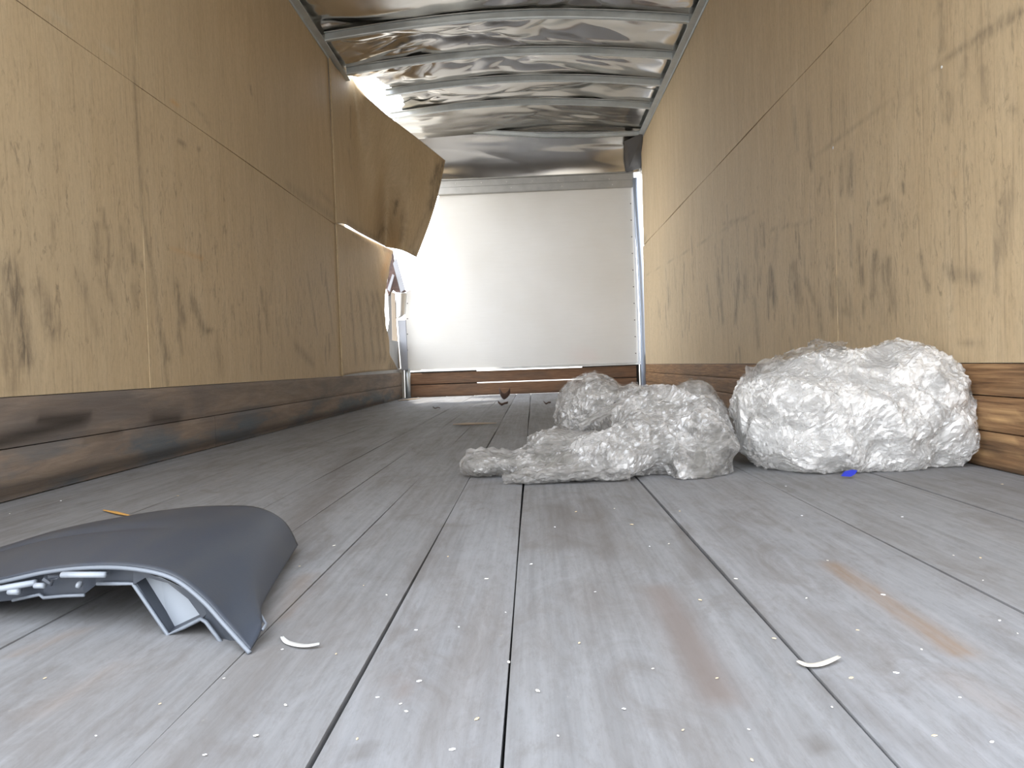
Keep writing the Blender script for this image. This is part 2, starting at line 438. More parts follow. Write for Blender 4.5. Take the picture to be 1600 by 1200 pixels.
# last lower sheet of the left wall, pushed in and broken off at its far end
rowsp = [(540, 352, 4.60, 583, 4.62), (560, 364, 4.88, 581, 4.9), (580, 374, 5.25, 580, 5.4), (600, 386, 5.62, 579, 5.9), (612, 392, 5.86, 578, 6.55)]
n_v = 60; n_u = 80
def lerp(a, b, t): return a + (b - a) * t
P = np.zeros((n_u, n_v, 3)); keep = np.ones((n_u - 1, n_v - 1), bool)
ends = [(0.0, 620, 577), (.06, 614, 566), (.13, 607, 552), (.2, 606, 530), (.28, 601, 510), (.4, 599, 486), (.5, 599, 462), (.62, 602, 445), (.75, 607, 420), (.9, 610, 402), (1.0, 612, 392)]
for j in range(n_v):
    t = j / (n_v - 1); Zt = lerp(KL, SEAM, t)
    for q in range(len(ends) - 1):
        if ends[q][0] <= t <= ends[q+1][0]:
            s_ = (t - ends[q][0]) / (ends[q+1][0] - ends[q][0]); ex = lerp(ends[q][1], ends[q+1][1], s_)
            ey = lerp(ends[q][2], ends[q+1][2], s_)
    ex += 1.3 * noise.noise((t * 14, 3.3, 0))
    # the far edge stands where the line of sight meets height Zt, bulging into the box
    Xe = .055 + .02 * t + .03 * math.sin(math.pi * t)
    E_ = at(ex, ey, X=Xe)
    ye = min(E_.y, 6.62)
    for i in range(n_u):
        u = i / (n_u - 1); y = lerp(4.623, ye, u)
        P[i, j] = (Xe * u ** 2, y, lerp(Zt, max(E_.z, KL + .002), u ** .5))
low = grid_mesh('plywood_sheet', P[:, :], M_PLY, thick=.012, off=1)
paint(low, [(P[i, 5], P[i, 30], .03, .55, 0) for i in (20, 34, 47, 58, 66)] + [(P[79, 0], P[70, 2], .06, 1, 0), (P[79, 3], P[79, 50], .012, .9, 0),
            (P[20, 57], P[75, 57], .02, .6, 0), (P[70, 40], P[74, 58], .05, .35, 1)])
tag(low, 'lower plywood sheet with broken ragged end beside the torn front corner', 'plywood sheet')

# peeled upper sheet
T = [Vector((.002, 4.622, H - .004)), Vector((.004, 4.80, H - .008)), at(548, 122, X=.018), at(575, 154, Y=5.12), at(600, 177, Y=5.28), at(650, 216, Y=5.58), at(694, 251, Y=5.86)]
Bt = [Vector((.002, 4.622, SEAM + .003)), at(538, 350, X=.018), at(560, 363, X=.03), at(583, 375, X=.06), at(603, 385, X=.11), at(628, 391, Y=5.5), at(649, 401, Y=5.70)]
def spline(pts, n):
    """Catmull-Rom through points"""
    out = []; m = len(pts)
    for i in range(n):
        s_ = i / (n - 1) * (m - 1); k = min(int(s_), m - 2); t = s_ - k
        p0, p1, p2, p3 = pts[max(k-1, 0)], pts[k], pts[k+1], pts[min(k+2, m-1)]
        out.append(.5 * ((2*p1) + (p2-p0)*t + (2*p0-5*p1+4*p2-p3)*t*t + (3*p1-p0-3*p2+p3)*t**3))
    return out
nu, nv = 110, 70
Ts, Bs = spline(T, nu), spline(Bt, nu); P = np.zeros((nu, nv, 3))
for i in range(nu):
    for j in range(nv):
        t = j / (nv - 1); p = Bs[i].lerp(Ts[i], t); u = i / (nu - 1)
        p = p + Vector((.03, -.01, 0)) * math.sin(math.pi * t) * u * u
        P[i, j] = p
pan = grid_mesh('plywood_board', P, M_PLY, thick=.012, off=1)
c_ = lambda u, v: tuple(P[int(u * (nu - 1)), int(v * (nv - 1))])
paint(pan, [(c_(.97, .5), c_(.985, .95), .05, 1.0, 0), (c_(.94, .7), c_(.96, .9), .03, .9, 0), (c_(.55, .04), c_(.62, .14), .04, .8, 0), (c_(.75, .3), c_(.76, .4), .018, .9, 0), (c_(.9, .05), c_(.96, .5), .03, .35, 0),
            (c_(.2, .02), c_(.5, .02), .03, .5, 0), (c_(.5, .02), c_(.95, .02), .03, .6, 0), (c_(.3, .8), c_(.28, .6), .015, .6, 0), (c_(.25, .5), c_(.27, .4), .02, .4, 0),
            (c_(.8, .3), c_(.82, .1), .03, .4, 0), (c_(.35, .9), c_(.9, .99), .03, .3, 2)])
tag(pan, 'upper plywood board peeled off the left wall, its free corner hanging inwards', 'plywood board')

# right wall
AW = lambda x, y: at(x, y, X=W)
s1 = at(1150, 228, X=W).z
wr_wear = []
for (x0, y0, x1, y1, w_, a) in [(1205, 425, 1210, 470, .03, 1), (1240, 420, 1248, 470, .04, .7), (1262, 440, 1272, 470, .02, .6), (1155, 440, 1150, 500, .03, .8),
        (1125, 440, 1130, 500, .03, .6), (1105, 450, 1110, 490, .03, .6), (1345, 385, 1348, 440, .02, .9), (1370, 400, 1366, 460, .02, .9),
        (1385, 420, 1395, 470, .035, .6), (1400, 320, 1408, 350, .02, .5), (1440, 400, 1452, 450, .012, .8), (1560, 330, 1555, 460, .008, .8),
        (1575, 310, 1562, 400, .02, .6), (1480, 425, 1530, 435, .02, .6), (1390, 308, 1372, 318, .008, .9), (1285, 280, 1280, 300, .012, .8),
        (1265, 240, 1268, 262, .015, .8), (1262, 170, 1268, 240, .02, .5), (1240, 170, 1245, 230, .02, .45), (1210, 400, 1215, 360, .02, .4),
        (1600, 15, 1515, 68, .012, .8), (1510, 72, 1410, 150, .006, .9), (1400, 155, 1270, 245, .006, .5), (1270, 345, 1200, 360, .006, .5), (1170, 340, 1130, 350, .01, .5),
        (1010, 430, 1180, 330, .004, .5), (1300, 480, 1330, 490, .02, .5), (1500, 535, 1540, 540, .01, .5), (1582, 170, 1585, 175, .01, 1),
        (1413, 290, 1413, 296, .012, 1), (1180, 470, 1185, 540, .03, .5), (1280, 480, 1285, 520, .03, .5), (1298, 60, 1300, 240, .004, .4), (1290, 5, 1290, 15, .02, .4),
        (1305, 0, 1290, 5, .02, .4), (1360, 430, 1380, 500, .04, .3), (1010, 370, 1005, 380, .03, .6)]:
    wr_wear.append((AW(x0, y0), AW(x1, y1), w_, a, 0))
_r = random.Random(11)
def scuffs(X, n, ylo, yhi):
    out = []
    for _ in range(n):
        cy = _r.uniform(ylo, yhi); cz = _r.gauss(.62, .16)
        for k in range(_r.randint(2, 5)):
            y = cy + _r.gauss(0, .05); z = cz + _r.gauss(0, .07); l = _r.uniform(.03, .14); tl = _r.gauss(0, .012)
            out.append(((X, y, z), (X, y + tl, z + l), _r.uniform(.006, .018), _r.uniform(.35, .9), 0))
    return out
wr_wear += scuffs(W, 30, 1.8, 6.0)
wr_wear += [(AW(1480, 282), AW(1498, 272), .004, 1, 1), (AW(1465, 290), AW(1478, 284), .003, .7, 1), (AW(1380, 400), AW(1382, 410), .003, .6, 2)]
yr = at(1300, 60, X=W).y
wr = wall_sheets('wall_right', W, [(KR, s1, [Y0, yr, 4.66, 6.74]), (s1, H, [Y0, yr + .0, 4.72, 6.66])], 1, wr_wear)
struct(wr, 'long right wall of tan plywood sheets with dark scuffs')
sk = MB(); sk.box(W + .02, W + .05, Y0, 6.72, -.05, H + .05); sk.box(W + .02, W + .05, 6.72, L + .1, -.05, .35); sk.box(W + .02, W + .05, 6.72, L + .1, 2.1, H + .05); sk.build('outer_skin', M_RAIL, wr)

# ------------------------------------------------------------ kick boards
def boards(name, rows, mat, X=None, Yf=None, y0=Y0, y1=L, gap=.003, t=.02, wear=(), bow=.0):
    V = []; F = []
    for r, (z0, z1, off, joints) in enumerate(rows):
        for k in range(len(joints) - 1):
            a, b = joints[k] + .001, joints[k+1] - .001
            n = max(3, int((b - a) / .02)); m = 9; base = len(V)
            for i in range(n):
                s_ = a + (b - a) * i / (n - 1)
                for j in range(m):
                    z = z0 + gap/2 + (z1 - z0 - gap) * j / (m - 1)
                    d = off - (.002 if j in (0, m-1) else 0) + .0012 * noise.noise((s_ * 7, z * 40, r))
                    V.append((X + d, s_, z) if X == 0 else (X - d, s_, z) if X is not None else (s_, Yf - d, z))
                for z in (z1 - gap/2, z0 + gap/2): V.append((X - t, s_, z) if X == 0 else (X + t, s_, z) if X is not None else (s_, Yf + t, z))
            M_ = m + 2
            for i in range(n - 1):
                for j in range(M_):
                    j2 = (j + 1) % M_; F.append((base+i*M_+j, base+(i+1)*M_+j, base+(i+1)*M_+j2, base+i*M_+j2))
            F.append(tuple(base + j for j in range(M_))); F.append(tuple(base + (n-1)*M_ + j for j in range(M_))[::-1])
    o = mesh(name, V, F, mat)
    bm = bmesh.new(); bm.from_mesh(o.data); bmesh.ops.recalc_face_normals(bm, faces=bm.faces); bm.to_mesh(o.data); bm.free()
    paint(o, list(wear)); return struct(o)
AK = lambda x, y: at(x, y, X=.004)
boards('baseboard_left', [(0, .125, .004, [Y0, 2.75, L - .1]), (.125, KL, .003, [Y0, L - .1])], M_KL, X=0,
       wear=[(AK(0, 690), AK(130, 655), .02, .9, 0), (AK(60, 655), AK(140, 650), .012, .8, 0), (AK(130, 688), AK(190, 675), .008, .8, 0), (AK(240, 655), AK(280, 655), .02, .7, 0), (AK(0, 770), AK(600, 627), .02, .8, 0)])
AR = lambda x, y: at(x, y, X=W - .004)
boards('baseboard_right', [(0, .088, .004, [Y0, L]), (.088, .172, .006, [Y0, 3.9, L]), (.172, KR, .003, [Y0, L])], M_KR, X=W,
       wear=[(AR(1500, 655), AR(1600, 655), .004, 1, 1), (AR(1500, 660), AR(1560, 665), .003, .9, 1), (AR(1510, 680), AR(1590, 690), .003, .8, 1),
             (AR(1530, 640), AR(1590, 645), .003, .8, 1), (AR(1520, 705), AR(1600, 715), .003, .6, 1), (AR(1540, 700), AR(1560, 705), .02, .6, 0),
             (AR(1500, 722), AR(1600, 742), .012, .8, 0)])
boards('baseboard_front', [(0, .121, .0, [.06, W - .08]), (.127, .238, .002, [.06, W - .08])], M_KF, Yf=L - .012, wear=[((.1, L, 0), (2.2, L, 0), .02, .7, 0)])
bk = MB(); bk.box(.02, .72, L + .012, L + .03, .0, .25); bk.box(1.75, 2.3, L + .012, L + .03, .0, .25); struct(bk.build('wall_sill', M_DARK))
bk = None

# ------------------------------------------------------------ front wall
FY = lambda x, y: at(x, y, Y=L)
hz1 = FY(900, 281).z                  # header underside
outline = [(634, 578), (633, 520), (632, 458), (640, 453), (648, 455), (656, 449), (663, 438), (668, 415), (672, 392), (675, 366), (679, 340), (684, 318), (689, 296)]
pts = [FY(x, y) for x, y in outline]; top_z = FY(850, 288).z + .02
pts[-1].z = top_z
pts += [Vector((at(987, 280, Y=L).x, L, top_z)), Vector((at(997, 567, Y=L).x, L, FY(997, 568).z + .005))]
pts[0].z = pts[-1].z
fw = MB(); fw.prism(pts, (0, .006, 0)); wf = fw.build('wall_front', M_FRP)
# fine triangulation for the smudges
bm = bmesh.new(); bm.from_mesh(wf.data); bmesh.ops.triangulate(bm, faces=bm.faces)
for _ in range(5): bmesh.ops.subdivide_edges(bm, edges=[q for q in bm.edges if q.calc_length() > .06], cuts=1)
bmesh.ops.triangulate(bm, faces=bm.faces); bm.to_mesh(wf.data); bm.free()
paint(wf, [(FY(946, 372), FY(946, 380), .015, .8, 0), (FY(952, 440), FY(953, 442), .012, .4, 0), (FY(890, 560), FY(930, 556), .04, .12, 1), (FY(865, 405), FY(866, 406), .01, .4, 0)])
struct(wf, 'white fibreglass front wall panel, its upper left corner torn open')
rv = MB()
def dome(c, nrm, r=.006, h=.003, n=8):
    c = Vector(c); nrm = Vector(nrm).normalized(); a = nrm.orthogonal().normalized(); b = nrm.cross(a)
    v = []; 
    for q, (rr, hh) in enumerate(((r, -.0005), (r * .8, h * .7))):
        v += [c + a * math.cos(2*math.pi*k/n) * rr + b * math.sin(2*math.pi*k/n) * rr + nrm * hh for k in range(n)]
    v.append(c + nrm * h)
    f = [(k, (k+1) % n, n + (k+1) % n, n + k) for k in range(n)] + [(n + k, n + (k+1) % n, 2*n) for k in range(n)]
    return v, f
M_RIV = simple('dark_rivet', (.10, .09, .08), .45, .6)
def rivets(parent, pts, nrm, mat, r=.006, name='rivet'):
    for p in pts:
        v, f = dome(p, nrm, r); o = mesh(name, v, f, mat, smooth=True); o.parent = parent
rivets(wf, [at(983.5 + (y - 290) * .034 + 1, y, Y=L - .001) for y in range(292, 562, 26)], (0, -1, 0), M_RIV)
rivets(wf, [at(636.5, y, Y=L - .001) for y in (474, 498, 522, 547, 570)], (0, -1, 0), M_RIV)

# header rail above the panel
hz0 = FY(850, 299).z; hzt = FY(850, 275).z
hd = MB(); prof = [(0, 0), (-.018, 0), (-.022, .010), (-.022, (hzt-hz0)*.48), (-.012, (hzt-hz0)*.52), (-.012, (hzt-hz0)*.92), (-.03, (hzt-hz0)*.95), (-.03, hzt-hz0), (0, hzt-hz0)]
hd.sweep([(.30, L - .0005, hz0), (at(990, 280, Y=L).x, L - .0005, hz0)], prof, (0, 1, 0), (0, 0, 1))
tr = struct(hd.build('trim_1', M_RAIL), 'grey riveted header rail across the top of the front wall')
rivets(tr, [at(x, 287 - (x - 690) * .028, Y=L - .013) for x in range(712, 985, 40)], (0, -1, 0), M_ALU, .006)
rivets(tr, [at(x, 296 - (x - 690) * .028, Y=L - .023) for x in range(720, 985, 79)], (0, -1, 0), M_ALU, .006)
# bottom ledge under the panel
ld = MB(); zb = pts[0].z
ld.sweep([(.18, L, zb - .014), (at(1000, 569, Y=L).x, L, zb - .014)], [(0, 0), (-.03, 0), (-.03, .004), (-.004, .022), (0, .022)], (0, 1, 0), (0, 0, 1))
struct(ld.build('trim_2', M_ALU), 'bright aluminium ledge under the front wall panel')

# ------------------------------------------------------------ roof
def arch(x): return .085 * math.sin(math.pi * min(max(x / W, 0), 1))
bowY = [3.16, 3.74] + [at(px, py, X=W, Y=None).y if False else None for px, py in ()]
bowY = [2.7, 3.3, 3.91] + [at(px, py, Z=H + .008).y for px, py in ((1094, 36), (1067, 92), (1043, 134), (1021, 170))]
print('BOWS', bowY)
YF = at(1004, 206, X=W).y
def ridged(x, y, s, sd):
    return 1 - abs(noise.noise((x * s, y * s * 1.0, sd)))* 2
nx, ny = 190, 330
xs = np.linspace(-.02, W + .02, nx); yy = np.concatenate([np.linspace(Y0, 3.6, 40)[:-1], np.linspace(3.6, YF, ny)])
P = np.zeros((len(yy), nx, 3))
allb = sorted(bowY + [YF, .4, 1.0, 1.6, 2.1])
for i, y in enumerate(yy):
    # distance to nearest bow, as 0..1 in the bay
    lo = max([b for b in allb if b <= y + 1e-6], default=y - .3); hi = min([b for b in allb if b > y], default=y + .3)
    t = (y - lo) / max(hi - lo, 1e-6); bay = math.sin(math.pi * min(max(t, 0), 1)) ** .7
    dmg = min(max((y - 3.5) / .8, .1), 1)
    for j, x in enumerate(xs):
        wx = x + .22 * noise.noise((x * 1.3, y * 2.0, 5.1)); wy = y + .16 * noise.noise((x * 1.1 + 3, y * 2.1, 9.2)) + .10 * x * math.sin(lo * 5)
        d = .050 * noise.noise((wx * .9, wy * 2.6, 1.7 + lo))
        d += .030 * (1 - abs(noise.noise((wx * 1.1, wy * 3.8, 7.7 + lo))) * 2.6)
        d += .016 * max(0, noise.noise((wx * 1.4, wy * 1.4, 3.3)) + .15) * 2 * (1 - abs(noise.noise((wx * 3.6, wy * 8.0, 2.2))) * 2.5)
        edge = min(1, (W - x) / .55) if x > W / 2 else min(1, (x + .1) / .2)
        P[i, j] = (x, y, H + .048 + arch(x) * (1 if y < bowY[-1] else lerp(1, .5, (y - bowY[-1]) / (YF - bowY[-1]))) + d * (.6 if y > bowY[-1] else 1) * bay * dmg * max(edge, .12))
keep = np.ones((len(yy) - 1, nx - 1), bool)
for i in range(len(yy) - 1):
    y = yy[i]
    if 5.02 < y < 6.2:
        g = .30 * math.sin(math.pi * (y - 5.02) / 1.18) ** .6 + .03 * noise.noise((y * 9, 1, 1))
        keep[i, xs[:-1] < g] = False
roof = grid_mesh('ceiling', P, M_ROOF, keep=keep)
struct(roof, 'crumpled thin aluminium roof skin')
# curved front cap of the roof, dropping to the header
nx2, ns = 150, 60; P = np.zeros((ns, nx2, 3)); keep = np.ones((ns - 1, nx2 - 1), bool)
for i in range(ns):
    s_ = i / (ns - 1); a = s_ * math.pi / 2
    for j in range(nx2):
        x = lerp(-.02, W + .02, j / (nx2 - 1))
        z0_, z1_ = H + .048 + arch(x) * .5, hzt - .005
        y = YF + (L - .01 - YF) * (s_ + .10 * math.sin(math.pi * s_)); z = z1_ + (z0_ - z1_) * (1 - s_ + .10 * math.sin(math.pi * s_))
        d = .05 * (noise.noise((x * .8 + s_ * .6, s_ * .9, 4.4))) * math.sin(math.pi * s_) + .007 * (1 - abs(noise.noise((x * .9 - s_ * 1.3, s_ * 2.2, 8.1))) * 2.5) * math.sin(math.pi * s_)
        P[i, j] = (x, y - d * .6, z - d)
for j in range(nx2 - 1):
    if lerp(-.02, W, j / (nx2 - 1)) < .30: keep[:, j] = [(i / ns) > .55 + .1 * math.sin(j) and False or (lerp(-.02, W, j / (nx2-1)) > .12 and i / ns < .3) for i in range(ns - 1)]
cap = grid_mesh('ceiling_front_cap', P, M_ROOF, keep=keep)
struct(cap, 'curved aluminium front cap between last bow and header')

# side rails of the roof
def rail(name, X, s, y0, y1, label, zs=lambda y: H):
    m = MB(); path = [(X, y, zs(y)) for y in np.linspace(y0, y1, 24)]
    m.sweep(path, [(0, -.012), (.004, -.012), (.006, .0), (.045, .004), (.045, .012), (.010, .012), (.010, .055), (0, .055)], (s, 0, 0), (0, 0, 1))
    return struct(m.build(name, M_GALV), label)
rail('trim_3', 0, 1, Y0, 5.02, 'galvanised roof rail along the top of the left wall')
rail('trim_4', W, -1, Y0, YF + .02, 'galvanised roof rail along the top of the right wall')

# roof bows
order = ['nearest roof bow, the one cut by the top edge of the picture', 'roof bow crossing the top of the picture, nearest full one', 'second full roof bow from the camera', 'third full roof bow from the camera', 'fourth full roof bow, crossing the torn left edge of the roof skin']
prof = [(-.030, .046), (-.030, .042), (-.016, .040), (-.014, .006), (-.011, 0), (.011, 0), (.014, .006), (.016, .040), (.030, .042), (.030, .046)]
first = None; n = 0
for k, y in enumerate(bowY):
    if k < 2: continue
    x0 = .045 if y < 5.0 else .22 if y < 5.5 else .16
    m = MB(); path = [(x, 0, arch(x)) for x in np.linspace(x0, W - .045, 40)]
    m.sweep(path, prof, (0, 1, 0), (0, 0, 1))
    b = m.build('roof_bow', M_GALV); b.location = (0, y, H + .004)
    tag(b, 'galvanised steel ' + order[k - 2], 'roof bow', 'roof bows under the aluminium skin')
    lip = MB(); lip.sweep([(x, 0, arch(x) + .0405) for x in np.linspace(x0, W - .045, 40)], [(-.034, 0), (-.034, .002), (-.0305, .002), (-.0305, 0)], (0, 1, 0), (0, 0, 1))
    q = lip.build('flange_lip', M_ALU); q.parent = b
    v = MB(); v.box(W - .05, W - .008, -.03, .03, .0, .05); q = v.build('end_bracket', M_GALV); q.parent = b
# last bow, kinked and drooping where the roof was struck
pth = [at(628, 214, Y=YF - .12), at(650, 207, Y=YF - .08), at(668, 201, Y=YF - .04), at(678, 204, Y=YF - .03), at(720, 206, Y=YF), at(780, 211, Y=YF), at(850, 215, Y=YF), at(920, 215, Y=YF), at(1001, 211, Y=YF)]
pp = []
for i in range(len(pth) - 1):
    for t in (0, .33, .66): pp.append(pth[i].lerp(pth[i+1], t))
pp.append(pth[-1])
m = MB(); m.sweep(pp, prof, (0, 1, 0), (0, 0, .75)); b = m.build('roof_bow', M_GALV); b.data.transform(Matrix.Translation((0, -.03, -.012)))
tag(b, 'galvanised steel last roof bow before the front cap, kinked at its left end', 'roof bow', 'roof bows under the aluminium skin')

# ------------------------------------------------------------ corner posts
# right: tube with white flange
c0 = empty('corner_post', (W - .05, L - .06, 0), 'pale galvanised corner post between front panel and right plywood wall', 'corner post')
m = MB(); m.tube([at(1007.5, 611, Y=L - .06), at(1006, 575, Y=L - .06), at(1004, 500, Y=L - .06), at(1000.5, 420, Y=L - .05), at(995.5, 350, Y=L - .05), at(992, 278, Y=L - .05)], [.030, .029, .028, .026, .024, .021], 14)
m.build('tube', simple('blue_grey_zinc', (.36, .41, .50), .45, .3), c0, smooth=True)
m = MB(); m.box(at(1000, 600, Y=L).x, at(1003, 600, Y=L).x, L - .03, L - .01, 0, .25); m.build('lower_channel', M_RAIL, c0)
m = MB()
a, b_, c, d = at(986, 275, Y=L - .012), at(989, 275, Y=L - .012), at(1001, 568, Y=L - .012), at(997, 568, Y=L - .012)
m.prism([a, b_, c, d], (0, .004, 0)); m.build('flange', simple('white_painted_steel', (.8, .8, .79), .35), c0)
# dark gusset in the upper right corner
m = MB(); g = [at(975, 221, Y=L - .28), at(1003, 208, Y=L - .36), at(1001, 262, Y=L - .05), at(978, 269, Y=L - .04)]
m.prism(g, (.012, .01, 0)); o = m.build('corner_gusset', galv('dark_steel', (.16, .16, .165), .5))
tag(o, 'dark grey folded steel gusset in the upper right front corner', 'gusset')
# left: bent, broken post
c1 = empty('corner_post', (.16, L - .05, 0), 'broken corner post beside torn left wall, grey tube foot with white bent cover', 'corner post')
m = MB(); m.tube([at(638, 624, Y=L - .05), at(636.5, 576, Y=L - .05)], .028, 14); m.build('tube', M_GALV, c1, smooth=True)
m = MB(); m.prism([at(621, 626, Y=L - .07), at(632, 625, Y=L - .07), at(630.5, 576, Y=L - .07), at(619.5, 577, Y=L - .07)], (0, .03, 0))
m.build('lower_channel', galv('dull_beige_steel', (.42, .39, .34), .5), c1)
M_CREAM = simple('cream_painted_strip', (.26, .21, .155), .5)
M_WHITE = simple('pale_blue_white_cover', (.30, .31, .34), .5)
m = MB(); Yc = L - .09
cov = [(621, 500), (634, 500), (636, 540), (637.5, 578), (627, 579), (624, 540)]
m.prism([at(x, y, Y=Yc) for x, y in cov], (0, .02, 0)); m.build('white_cover', M_WHITE, c1, bevel=.004)
m = MB(); m.prism([at(x, y, Y=Yc - .02) for x, y in [(611, 456), (617, 458), (619, 500), (622, 540), (625, 576), (617, 574), (613, 540), (612, 500)]], (0, .012, 0))
m.build('cream_strip', M_CREAM, c1, bevel=.003)
# bent plate above the cover
P = np.zeros((14, 14, 3))
for i in range(14):
    for j in range(14):
        u, v = i/13, j/13
        P[i, j] = at(lerp(618, 634 + 2 * v, u), lerp(498 - 8*u*u, 457, v), Y=Yc - .02 + .09 * (u - .3) ** 2)
o = grid_mesh('bent_plate', P, M_ALU, thick=.002); adopt(o, c1)
m = MB(); m.prism([at(x, y, Y=Yc + .01) for x, y in [(606, 400), (612, 392), (616, 420), (622, 446), (634, 455), (622, 460), (613, 452), (607, 462), (603, 450), (607, 430)]], (.01, .02, 0))
m.build('torn_liner', hardwood('torn_brown_liner', [(.05, .03, .025), (.09, .055, .045), (.14, .09, .08)], (.08, .06, .06), .5, (3, 3, 3)), c1)
m = MB(); m.prism([at(x, y, Y=Yc - .03) for x, y in [(605, 452), (613, 428), (616, 430), (609, 456)]], (0, .01, 0)); m.build('bent_strip', M_WHITE, c1)
m = MB(); m.prism([at(x, y, Y=Yc + .0) for x, y in [(614, 412), (619, 402), (633, 452), (626, 457)]], (0, .008, 0)); m.build('torn_flap', M_WHITE, c1)
m = MB(); m.prism([at(x, y, Y=Yc + .02) for x, y in [(606, 460), (612, 456), (613, 575), (607, 570), (605, 520), (608, 500)]], (0, .01, 0)); m.build('stud', simple('dim_steel', (.09, .085, .08), .6), c1)

# ------------------------------------------------------------ plastic wrap heaps
def blob(name, balls, seed, mat, vox=.006, amp=.018, parent=None, fine=1.0, zmin=.001, shrink=0, facets=0):
    """ellipsoids merged by a voxel remesh, then crumpled like stretch film"""
    bm = bmesh.new()
    for c, r, ax in balls:
        q = bmesh.ops.create_icosphere(bm, subdivisions=3, radius=1)
        mt = Matrix.Translation(c) @ Matrix.Rotation(ax, 4, 'Z') @ Matrix.Diagonal((r[0]-shrink, r[1]-shrink, r[2]-shrink, 1))
        bmesh.ops.transform(bm, matrix=mt, verts=q['verts'])
    me = bpy.data.meshes.new('tmp'); bm.to_mesh(me); bm.free()
    t = bpy.data.objects.new('tmp', me); COL.objects.link(t)
    r = t.modifiers.new('r', 'REMESH'); r.mode = 'VOXEL'; r.voxel_size = vox
    s = t.modifiers.new('s', 'SMOOTH'); s.factor = .5; s.iterations = 14
    dg = bpy.context.evaluated_depsgraph_get(); out = bpy.data.meshes.new_from_object(t.evaluated_get(dg))
    bpy.data.objects.remove(t)
    n = len(out.vertices); V = np.empty(n*3); out.vertices.foreach_get('co', V); V = V.reshape(-1, 3)
    N = np.empty(n*3); out.vertex_normals.foreach_get('vector', N); N = N.reshape(-1, 3)
    for i in range(n):
        x, y, z = V[i]
        w = noise.noise((x * 6, y * 6, z * 6 + seed)) ; w2 = noise.noise((x * 6 + 9, y * 6, z * 6 - seed))
        q = Vector((x + .04 * w + seed, y + .04 * w2, z + .03 * w2))
        # long folds slanting down, then crumple facets
        f1 = 1 - abs(noise.noise((q.x * 7 + q.z * 4, q.y * 7, q.z * 5 - q.x * 3))) * 2.6
        f2 = 1 - abs(noise.noise(q * 17)) * 2.6
        vd = noise.voronoi(q * 22 * fine)[0]; f3 = min(vd[1] - vd[0], .5) * 2
        vd = noise.voronoi(q * 55 * fine + Vector((3, 1, 4)))[0]; f4 = min(vd[1] - vd[0], .5) * 2
        d = amp * (1.05 * f1 + .34 * f2 - .16 * f3 - .07 * f4 - .25)
        V[i] = V[i] + N[i] * d
    if facets:
        rg = np.random.default_rng(int(seed * 10)); V += N * (rg.normal(0, facets, n)[:, None]) + rg.normal(0, facets * .6, (n, 3))
    front = V[:, 1] < 2.06
    if parent and parent is big_: q_ = front & (V[:, 0] < 1.802); V[q_, 0] = 1.802 + .3 * np.abs(V[q_, 0] - 1.802)
    elif parent: q_ = front & (V[:, 0] > 1.790); V[q_, 0] = 1.790 - .3 * (V[q_, 0] - 1.790)
    wall = V[:, 0] > W - .014; V[wall, 0] = W - .014 + .006 * np.abs(np.sin(V[wall, 2] * 70))
    low = V[:, 2] < zmin
    V[low, 2] = zmin + .002 * np.abs(np.sin(V[low, 0] * 90))
    out.vertices.foreach_set('co', V.ravel()); out.update(); out.shade_flat() if facets else out.shade_smooth()
    out.materials.clear(); out.name = name
    o = link(name, out, mat)
    if parent: adopt(o, parent)
    return o
def PZ(px, py, Y): return at(px, py, Y=Y)
def ell(px, py, Y, rx, ry, rz, ax=0.0):
    """ellipsoid centred where pixel meets depth Y, radii rx, rz given in pixels there"""
    c = at(px, py, Y=Y); k = Y / FPX
    return (c, (rx * k, ry, rz * k), ax)
M_FB = film('milky_stretch_film', .06, (.97, .965, .95), .05)
M_FG = film('clear_stretch_film', .52, (.70, .68, .65), .22)
def crinkle(name, transp, base=.90):
    t = NT(name)
    n1 = t.noise(t.obco(), 22, 4, .7, 1.0)
    p = t.pbr((base, base * .99, base * .97), .12, 0, None, Specular_IOR_Level=1.0, Coat_Weight=1.0, Coat_Roughness=.04)
    tp = t.n('ShaderNodeBsdfTransparent'); m2 = t.n('ShaderNodeMixShader')
    n0 = t.noise(t.obco(), 5, 3, .6, .8)
    n1 = t.math('ADD', t.math('MULTIPLY', n1, .5), t.math('MULTIPLY', n0, .5))
    t.set(m2.inputs[0], t.rng(n1, .43, .56, transp - .40, min(1, transp + .25)))
    t.t.links.new(p.outputs[0], m2.inputs[1]); t.t.links.new(tp.outputs[0], m2.inputs[2]); t.t.links.new(m2.outputs[0], t.out.inputs[0])
    return t.m
M_CR = crinkle('crinkled_clear_film', .70); M_CS = crinkle('thin_crinkled_film', .78, .62)
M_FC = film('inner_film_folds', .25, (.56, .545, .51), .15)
big = empty('plastic_wrap_heap', at(1330, 742, Z=0), 'large white heap of crumpled plastic stretch wrap against the right wall', 'plastic wrap')
big_ = big
bb = [ell(1330, 655, 1.86, 150, .22, 88), ell(1400, 625, 1.88, 85, .2, 80), ell(1420, 668, 1.84, 80, .17, 72), ell(1235, 640, 1.86, 78, .2, 68),
      ell(1206, 680, 1.84, 50, .14, 52), ell(1290, 604, 1.9, 95, .17, 48), ell(1440, 640, 1.85, 62, .15, 60), ell(1345, 590, 1.9, 60, .14, 42), ell(1385, 585, 1.92, 45, .12, 44), ell(1270, 695, 1.76, 90, .12, 38), ell(1380, 700, 1.76, 85, .11, 36), ell(1190, 625, 1.92, 30, .1, 40)]
blob('film_layers', bb, 3.1, M_FB, .0065, .016, big)
blob('crinkled_film', bb, 3.1, M_CR, .0085, .020, big, shrink=-.003, facets=.0016)
